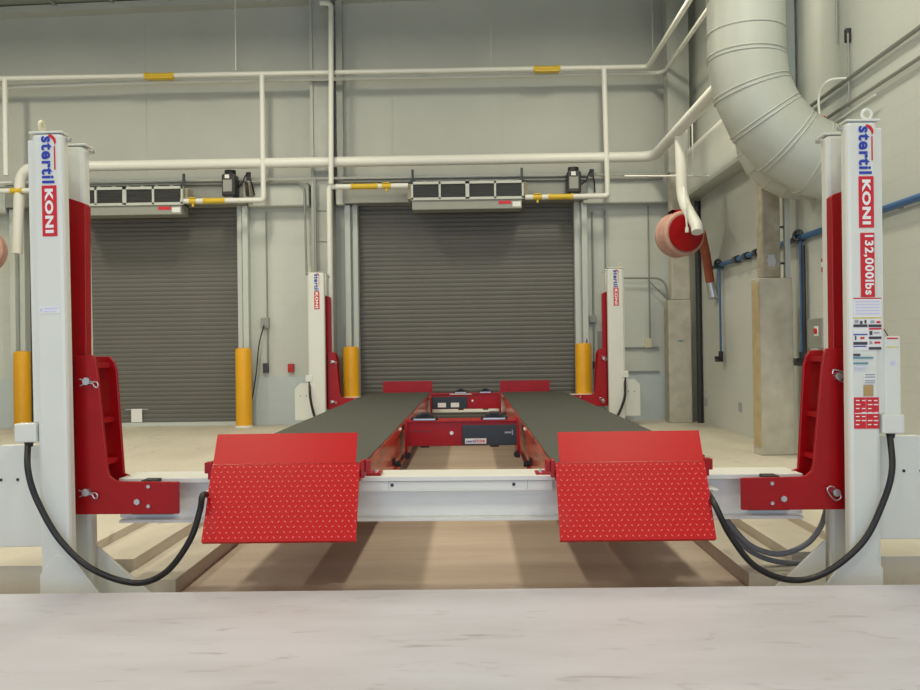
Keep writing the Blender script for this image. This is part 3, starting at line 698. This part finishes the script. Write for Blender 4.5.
# small wall boxes
def wbox(name, px, py, w, h, d, m, label, cat, Y=YB):
    p = at(px, py, Y-.03); return tag(MB().box(p.x-w/2, p.x+w/2, Y-d, Y, p.z-h/2, p.z+h/2).build(name, m, bevel=.006), label, cat)
wbox('junction_box', 265.5, 323, .13, .17, .09, 'conduit', 'grey junction box on the wall right of the left door', 'electrical box')
wbox('switch_box', 266, 368, .09, .16, .07, 'ddark', 'dark switch box below the conduit right of the left door', 'switch')
wbox('call_point', 291, 368, .10, .14, .06, 'alert', 'small dark red switch box on the wall between the doors', 'switch')
wbox('socket_box', 648, 343, .11, .15, .07, 'ivory', 'ivory socket box on the wall behind the far right column', 'electrical box')
wbox('panel_box', 604, 342, .20, .36, .08, 'conduit', 'grey electrical panel box just left of the far right column', 'electrical box')
wbox('junction_box', 592.5, 319, .12, .12, .08, 'conduit', 'grey junction box above the bollard right of the middle door', 'electrical box')
wbox('switch_box', 594.5, 365, .06, .12, .06, 'ddark', 'dark switch box beside the bollard right of the middle door', 'switch')
tag(MB().tube(spline([at(264, 325, 13.98), at(259, 345, 13.95), at(256, 375, 13.95), at(251, 405, 13.95)]), .011, 8).build('cord', 'dsteel', smooth=True), 'dark cord slanting from the junction box to the bollard by the left door', 'cord')
tag(MB().tube(spline([at(588, 320, 13.98), at(587, 335, 13.95), at(586.5, 352, 13.9)]), .012, 8).build('cord', 'black', smooth=True), 'short dark cord above the bollard right of the middle door', 'cord')
# braced thin pipes right of far column
pipe('wall_pipe', [at(622, 278, 13.95), at(664, 278, 13.95), at(669, 300, 13.9)], .017, 'conduit', 'thin grey pipe bending down beside the back corner column', rad=.2)
tag(MB().cyl(at(648, 280, 13.97), at(668, 300, 13.97), .010).build('brace_rod', 'conduit', smooth=True), 'thin diagonal rod beside the back corner column', 'rod')
for y, n in ((348, 'upper'), (372, 'lower')):
    a = at(606, y, 14.08); tag(MB().box(at(622, y, 14.08).x, 3.1, 14.06, YB, a.z-.012, a.z+.012).build('wall_rail', 'conduit'), n+' thin horizontal rail on the back wall left of the corner column', 'rail')

# ================================================================== DOOR HEATERS
def heater(px0, py0, px1, py1, label, flip):
    a = at(px0, py0, 13.45); b = at(px1, py1, 13.45)
    R = thing('air_curtain', label, 'heater', ((a.x+b.x)/2, 13.6, b.z), 'heaters above the roll-up doors')
    h = a.z-b.z; zm = b.z+h*.36
    MB().box(a.x+.02, b.x-.02, 13.48, 13.83, zm, a.z-.01).build('housing', 'grille', R)
    MB().box(a.x+.01, b.x-.03, 13.47, 13.80, b.z, zm).build('lower_panel', 'heater', R, bevel=.01)
    f = MB(); w = b.x-a.x
    for z0, z1 in ((zm-.01, zm+.03), (a.z-.04, a.z)): f.box(a.x, b.x, 13.44, 13.50, z0, z1)
    for i in range(5):
        x = a.x+.015+(w-.03)*i/4; t = .016 if i not in (2,) else .03; f.box(x-t, x+t, 13.44, 13.50, zm, a.z)
    f.build('frame', 'header', R)
    lv = MB()
    for i in range(9): z = zm+.05+i*(a.z-zm-.1)/8; lv.box(a.x+.03, b.x-.03, 13.465, 13.475, z-.006, z+.004)
    lv.build('louvre', 'dsteel', R)
    MB().box(b.x-.40, b.x-.20, 13.463, 13.472, zm-.085, zm-.035).build('warning_tag', 'dred', R)
    MB().box(b.x-.18, b.x-.05, 13.463, 13.472, b.z+.03, zm-.05).build('data_plate', 'paper', R)
    for x in (a.x+.02, b.x-.02):
        MB().prism([(x-.06, a.z), (x+.06, a.z), (x+.02, a.z+.08), (x+.02, a.z+.22), (x-.02, a.z+.22), (x-.02, a.z+.08)], 'y', 13.55, 13.58).build('hanger', 'motor', R)
    for x in (a.x-.06, b.x+.01): MB().box(x, x+.055, 13.5, 13.75, zm+.02, a.z-.02).build('end_cap', 'fireproof', R)
    q = MB()
    for i in range(1, 8): x = a.x+w*i/8; q.box(x-.03, x+.02, 13.6, 13.63, a.z, a.z+.05)
    q.build('clip', 'conduit', R)
heater(411, 182, 524, 208, 'long louvred heater above the middle roll-up door', 0)
heater(66, 188, 183, 214, 'long louvred heater above the left roll-up door, partly behind the near left column', 1)
def opener(px, py, label, extra):
    c = at(px, py, 13.6); R = thing('door_operator', label, 'motor', (c.x, 13.65, c.z-.2), 'motors beside the door hoods')
    MB().box(c.x-.11, c.x+.11, 13.55, 13.83, c.z-.20, c.z+.16).build('housing', 'dsteel', R, bevel=.03)
    MB().cyl((c.x, 13.68, c.z+.16), (c.x, 13.68, c.z+.23), .09).build('motor_cap', 'black', R, smooth=True)
    MB().box(c.x-.08, c.x+.06, 13.54, 13.55, c.z-.13, c.z+.06).build('cover_plate', 'heater', R)
    MB().box(c.x-.05, c.x+.02, 13.535, 13.545, c.z+.08, c.z+.14).build('sticker', 'paper', R)
    w = MB().tube(spline([(c.x+.12, 13.66, c.z-.05), (c.x+.2, 13.64, c.z+.02), (c.x+.27, 13.66, c.z+.16), (c.x+.33, 13.7, c.z+.05), (c.x+.36, 13.8, c.z-.15)]), .012, 8)
    w.box(c.x+.26, c.x+.33, 13.66, 13.70, c.z+.08, c.z+.2); w.build('wiring', 'black', R)
    MB().box(c.x-.06, c.x+.06, 13.6, 13.85, c.z-.27, c.z-.2).build('mount', 'conduit', R)
    if extra:
        MB().ring((c.x+.28, 13.62, c.z-.08), (1, .3, .1), .09, .028).build('chain_wheel', 'dsteel', R, smooth=True)
        MB().box(c.x+.22, c.x+.33, 13.64, 13.82, c.z-.22, c.z+.02).build('gearbox', 'fireproof', R)
opener(574, 181, 'dark door motor beside the heater at the right of the middle door', 0)
opener(229, 184, 'dark door motor with chain wheel at the right end of the left door hood', 1)

# ================================================================== BIG DUCT
R = thing('duct', 'huge pale round duct coming down and elbowing into the right wall', 'duct', (2.72, 8.3, 2.6))
cx, cy, rd, zc = 2.722, 8.3, .366, 4.0; Rb = 1.08; AE = radians(82)
d = MB(); path = [(cx, cy, 7.1), (cx, cy, zc)]; d.tube(path, rd, 40, cap=False); d.build('riser', 'duct', R, smooth=True)
d = MB(); arc = []; nseg = 5
for i in range(nseg+1):
    a = AE*i/nseg; arc.append(V((cx+Rb*(1-cos(a)), cy, zc-Rb*sin(a)+.0)))
# gored elbow: straight segments meeting at mitres
d.tube([(cx, cy, zc+.02)]+arc+[arc[-1]+V((.06, 0, -.008))], rd, 56, cap=False); d.build('elbow', 'duct', R, smooth=True)
sm = MB()
for z in (zc+.02, zc+.24, zc+.58, zc+.62, zc+1.1, zc+1.45): sm.ring((cx, cy, z), (0, 0, 1), rd, .010, 40, 8)
for i in range(0, nseg+1):
    a = AE*i/nseg; t = V((sin(a), 0, -cos(a)))
    for o_ in (-.02, .02): sm.ring(arc[i]+t*o_, t, rd*1.004, .0075, 40, 6)
sm.build('seam', 'duct', R, smooth=True)
R = thing('duct', 'smaller pale round duct elbowing into the right wall behind the huge duct', 'duct', (3.05, 9.6, 2.7))
cx2, cy2, r2, z2, Rb2 = 3.00, 9.0, .185, 3.42, .50
arc = [(cx2+Rb2*(1-cos(pi/2*i/5)), cy2, z2-Rb2*sin(pi/2*i/5)) for i in range(6)]
MB().tube([(cx2, cy2, 7.0), (cx2, cy2, z2+.01)]+arc+[(XR+.02, cy2, z2-Rb2)], r2, 28, cap=False).build('elbow', 'duct', R, smooth=True)
sm = MB()
for i in range(0, 6): a = pi/2*i/5; sm.ring(arc[i], (sin(a), 0, -cos(a)), r2, .007, 28, 6)
sm.build('seam', 'duct', R, smooth=True)

# ================================================================== HOSE REEL
def reel(c, rad, label, full):
    x, y, z = c; R = thing('hose_reel', label, 'hose reel', (x, y, z-rad), 'hanging exhaust hose reels')
    def wheel(x0, x1, r, m, n, sm=True): return MB().tube([(x0, y, z), (x0+.02, y, z), (x1-.02, y, z), (x1, y, z)], [r*.96, r, r, r*.96], 36).build(n, m, R, smooth=sm)
    ax = V((-.28, 1, 0)).normalized()
    def disc(o0, o1, r, m, n):
        p = V(c)+ax*o0; q = V(c)+ax*o1
        return MB().tube([p, p+(q-p)*.1, p+(q-p)*.9, q], [r*.93, r, r, r*.93], 36).build(n, m, R, smooth=True)
    hs = MB()
    for i in range(4): hs.ring(V(c)+ax*(.05+.075*i), ax, rad*.90, .045, 36, 10)
    hs.build('wound_hose', 'pinkhose', R, smooth=True)
    disc(-.03, .0, rad*.86, 'red', 'flange'); disc(.32, .35, rad*.95, 'red', 'flange'); disc(-.02, .33, rad*.72, 'red', 'drum')
    MB().box(x-.17, x+.13, y+.06, y+.30, z+rad*.98, z+rad*1.12).box(x-.17, x-.12, y+.06, y+.3, z+rad*.6, z+rad*1.1).box(x+.09, x+.13, y+.06, y+.3, z+rad*.6, z+rad*1.1).build('mounting_frame', 'red', R)
    return R
c = at(685.5, 233, 11.8); rr = .30
R = reel(c, rr, 'red hose reel with pink hose hanging in the back right corner', True)
# swivel elbow pipe feeding the reel
p = [at(680, 137, 12.0), at(681, 198, 11.9), at(690, 226, 11.6), at(688, 240, 11.55)]
p = [(2.965, 12.05, 4.25)]+[tuple(v) for v in p]
tb = MB().tube(bend([(2.99, 12.0, 4.25), (3.005, 12.0, 3.26), (3.07, 11.5, 2.83), (3.065, 11.46, 2.74)], .22, 10), .080, 24).build('suction_pipe', 'pipe', R, smooth=True)
p = [(c.x-.04, 11.70, c.z+.62), (c.x-.06, 11.55, c.z+.3), (c.x-.05, 11.52, c.z+.02)]
MB().tube(p, .012, 8).cyl((c.x-.05, 11.52, c.z+.04), (c.x-.05, 11.52, c.z-.03), .025).build('tie_rod', 'pipe', R)
tag(MB().cyl((2.2, 12.0, 3.62), (3.64, 12.0, 3.60), .014, seg=8).build('hanger_rail', 'pipe', smooth=True), 'thin white horizontal rod above the hose reel', 'rod')
for k, xx in enumerate((3.03, 3.11)): tag(MB().cyl((xx+.05, 12.0, 3.60), (xx+.05, 12.0, 4.5), .010, seg=8).build('hanger_rod', 'pipe', smooth=True), ('left' if k == 0 else 'right')+' of two thin hanger rods right of the hose reel pipe', 'rod')
# hose tail along the right wall
R = thing('exhaust_hose', 'orange hose tail hanging by the right wall with clear nozzle', 'hose', at(711, 296, 12.6))
h0 = at(701, 232, 12.2); h1 = at(706, 256, 12.4); h2 = at(710, 281, 12.6); h3 = at(714, 299, 12.6)
MB().tube(spline([h0, h1, h2]), .066, 16).build('hose', 'orange', R, smooth=True)
nz = MB().tube([h2, h2+(h3-h2)*.9, h3], [.06, .075, .10], 16, cap=False).build('nozzle', 'steel', R, smooth=True)
reel(at(-23, 249, 12.2), .33, 'hose reel with pink hose at the left image edge', False)

# ================================================================== RIGHT WALL SERVICES
def rw(px, py, x=3.60):
    d = fw+(px-460)/FPX*rt+(345-py)/FPX*up; t = x/d.x; return V((x, d.y*t, EYE+d.z*t))
R = thing('air_line', 'blue air line running along the right wall behind the columns', 'pipe', (3.58, 9, 2.36))
MB().cyl((3.60, 12.6, 2.37), (3.60, 4.2, 2.37), .033, seg=12).build('run', 'blue', R, smooth=True)
for y in (12.3, 11.5, 11.1, 10.7, 9.35, 7.6, 7.9):
    MB().cyl((3.60, y-.06, 2.37), (3.60, y+.06, 2.37), .052, seg=12).build('fitting', 'motor', R, smooth=True)
for y in (12.9, 10.0, 8.8, 7.2, 5.8): MB().box(3.60, XR, y-.02, y+.02, 2.34, 2.40).build('wall_clip', 'conduit', R)
def drop(y, z0, label):
    R = thing('air_drop', label, 'pipe', (3.58, y, z0), 'blue air drops')
    MB().cyl((3.585, y, 2.36), (3.585, y, z0), .016, seg=10).build('run', 'blue', R, smooth=True)
    MB().ring((3.56, y, 2.39), (1, .6, 0), .05, .02).build('elbow', 'motor', R, smooth=True)
    MB().cyl((3.585, y, z0+.05), (3.585, y, z0-.1), .032).box(3.50, 3.60, y-.05, y+.03, z0-.06, z0-.02).box(3.52, 3.56, y-.08, y+.08, z0-.10, z0-.06).build('coupler', 'black', R)
drop(12.25, 1.08, 'blue air drop with black coupler between the corner column and the nearer column')
drop(9.25, 1.08, 'blue air drop with black coupler just right of the nearer concrete column')
tag(MB().cyl((3.60, 9.22, 0.0), (3.60, 9.22, 2.28), .022).build('conduit', 'dsteel', smooth=True), 'dark vertical conduit behind the nearer air drop beside the column', 'conduit')
pp = rw(823, 265); R = thing('fire_alarm', 'red fire alarm strobe on the right wall beside the near right column', 'alarm', (3.62, pp.y, pp.z-.06))
MB().box(3.60, XR, pp.y-.05, pp.y+.05, pp.z-.07, pp.z+.07).build('housing', 'alert', R, bevel=.006); MB().box(3.585, 3.60, pp.y-.02, pp.y+.02, pp.z-.02, pp.z+.03).build('lens', 'dwhite', R)
a = rw(813, 321); b = rw(828, 348)
R = thing('disconnect_box', 'grey disconnect box with red handle on the right wall left of the near right column', 'electrical box', (3.6, (a.y+b.y)/2, b.z))
MB().box(3.54, XR, a.y, b.y, b.z, a.z+.02).build('housing', 'conduit', R, bevel=.006)
MB().box(3.537, 3.54, (a.y+b.y)/2-.10, (a.y+b.y)/2+.0, a.z-.16, a.z-.06).build('plate', 'dwhite', R); MB().cyl((3.537, (a.y+b.y)/2-.05, a.z-.11), (3.52, (a.y+b.y)/2-.05, a.z-.11), .03).build('handle', 'alert', R)
for px, py, l in ((706, 402, 'farther'), (740, 407, 'nearer')):
    p = rw(px, py, 3.64); tag(MB().box(3.625, XR, p.y-.04, p.y+.04, p.z-.06, p.z+.06).build('wall_outlet', 'dgrey', bevel=.004), l+' of two small grey outlets low on the right wall', 'outlet')
def wcon(p, q, r, label, m='conduit'):
    return tag(MB().cyl(p, q, r, seg=8).build('conduit', m, smooth=True), label, 'conduit', 'conduits on the right wall')
wcon((3.61, 9.3, 3.72), (3.61, 4.0, 3.72), .020, 'upper grey conduit running along the right wall above the near right column')
wcon((3.61, 9.3, 3.48), (3.61, 4.0, 3.48), .017, 'lower grey conduit running along the right wall above the near right column')
wcon((3.61, 8.08, 3.45), (3.61, 8.08, 4.15), .009, 'thin vertical conduit with a dark fitting above the near right column')
p = rw(845, 35, 3.6); tag(MB().box(3.60, XR, p.y-.03, p.y+.03, p.z-.07, p.z+.06).build('wall_fitting', 'dsteel', bevel=.01), 'small dark fitting high on the right wall above the near right column', 'fitting')
wcon((3.61, p.y+.2, p.z), (3.61, p.y+.2, 6.9), .010, 'thin vertical conduit rising from the dark fitting high on the right wall')
# gooseneck with red tip
R = thing('gooseneck_drop', 'white bent pipe with red tip above the near right column', 'pipe', rw(821, 117, 3.4))
g = [(3.60, 8.1, 3.73), (3.45, 8.15, 3.72), (3.40, 8.25, 3.62), (3.40, 8.25, 3.40)]
MB().tube(spline(g), .012, 10).build('run', 'pipe', R, smooth=True); MB().box(3.36, 3.44, 8.2, 8.3, 3.33, 3.40).build('tip', 'alert', R)
# thin pale pipework by that fitting
wcon((3.58, 8.6, 3.37), (3.58, 7.5, 3.39), .009, 'short pale conduit below the white bent pipe with red tip', 'pipe')

# ================================================================== LIGHT
w = bpy.data.worlds.new('world'); bpy.context.scene.world = w; w.use_nodes = True
bg = w.node_tree.nodes['Background']; bg.inputs[0].default_value = (.70, .80, 1, 1); bg.inputs[1].default_value = 1.0
def area(name, loc, rot, sx, sy, power, col):
    l = bpy.data.lights.new(name, 'AREA'); l.shape = 'RECTANGLE'; l.size = sx; l.size_y = sy; l.energy = power; l.color = col
    o = bpy.data.objects.new(name, l); C.objects.link(o); o.location = loc; o.rotation_euler = rot; return o
for y, ky in ((-3.5, .45), (1.2, .85), (5.8, 1.05), (10.4, 1.05)):
    for x, k in ((-7.6, 1.0), (-3.1, 1.0), (1.9, 1.0)):
        area('ceiling_lamp', (x, y, 6.5), (0, 0, 0), .4, 1.2, 115*k*ky, (1, .92, .72))
area('bay_door_daylight', (-1.0, YF+.05, 2.2), (radians(90), 0, 0), 8.2, 3.8, 290, (.60, .74, 1))

for o in ROOTS:
    if '_o' in o: del o['_o']
sc = bpy.context.scene
sc.view_settings.view_transform = 'Standard'; sc.view_settings.look = 'None'; sc.view_settings.gamma = 1; sc.view_settings.use_curve_mapping = False
sc.view_settings.exposure = 0.0
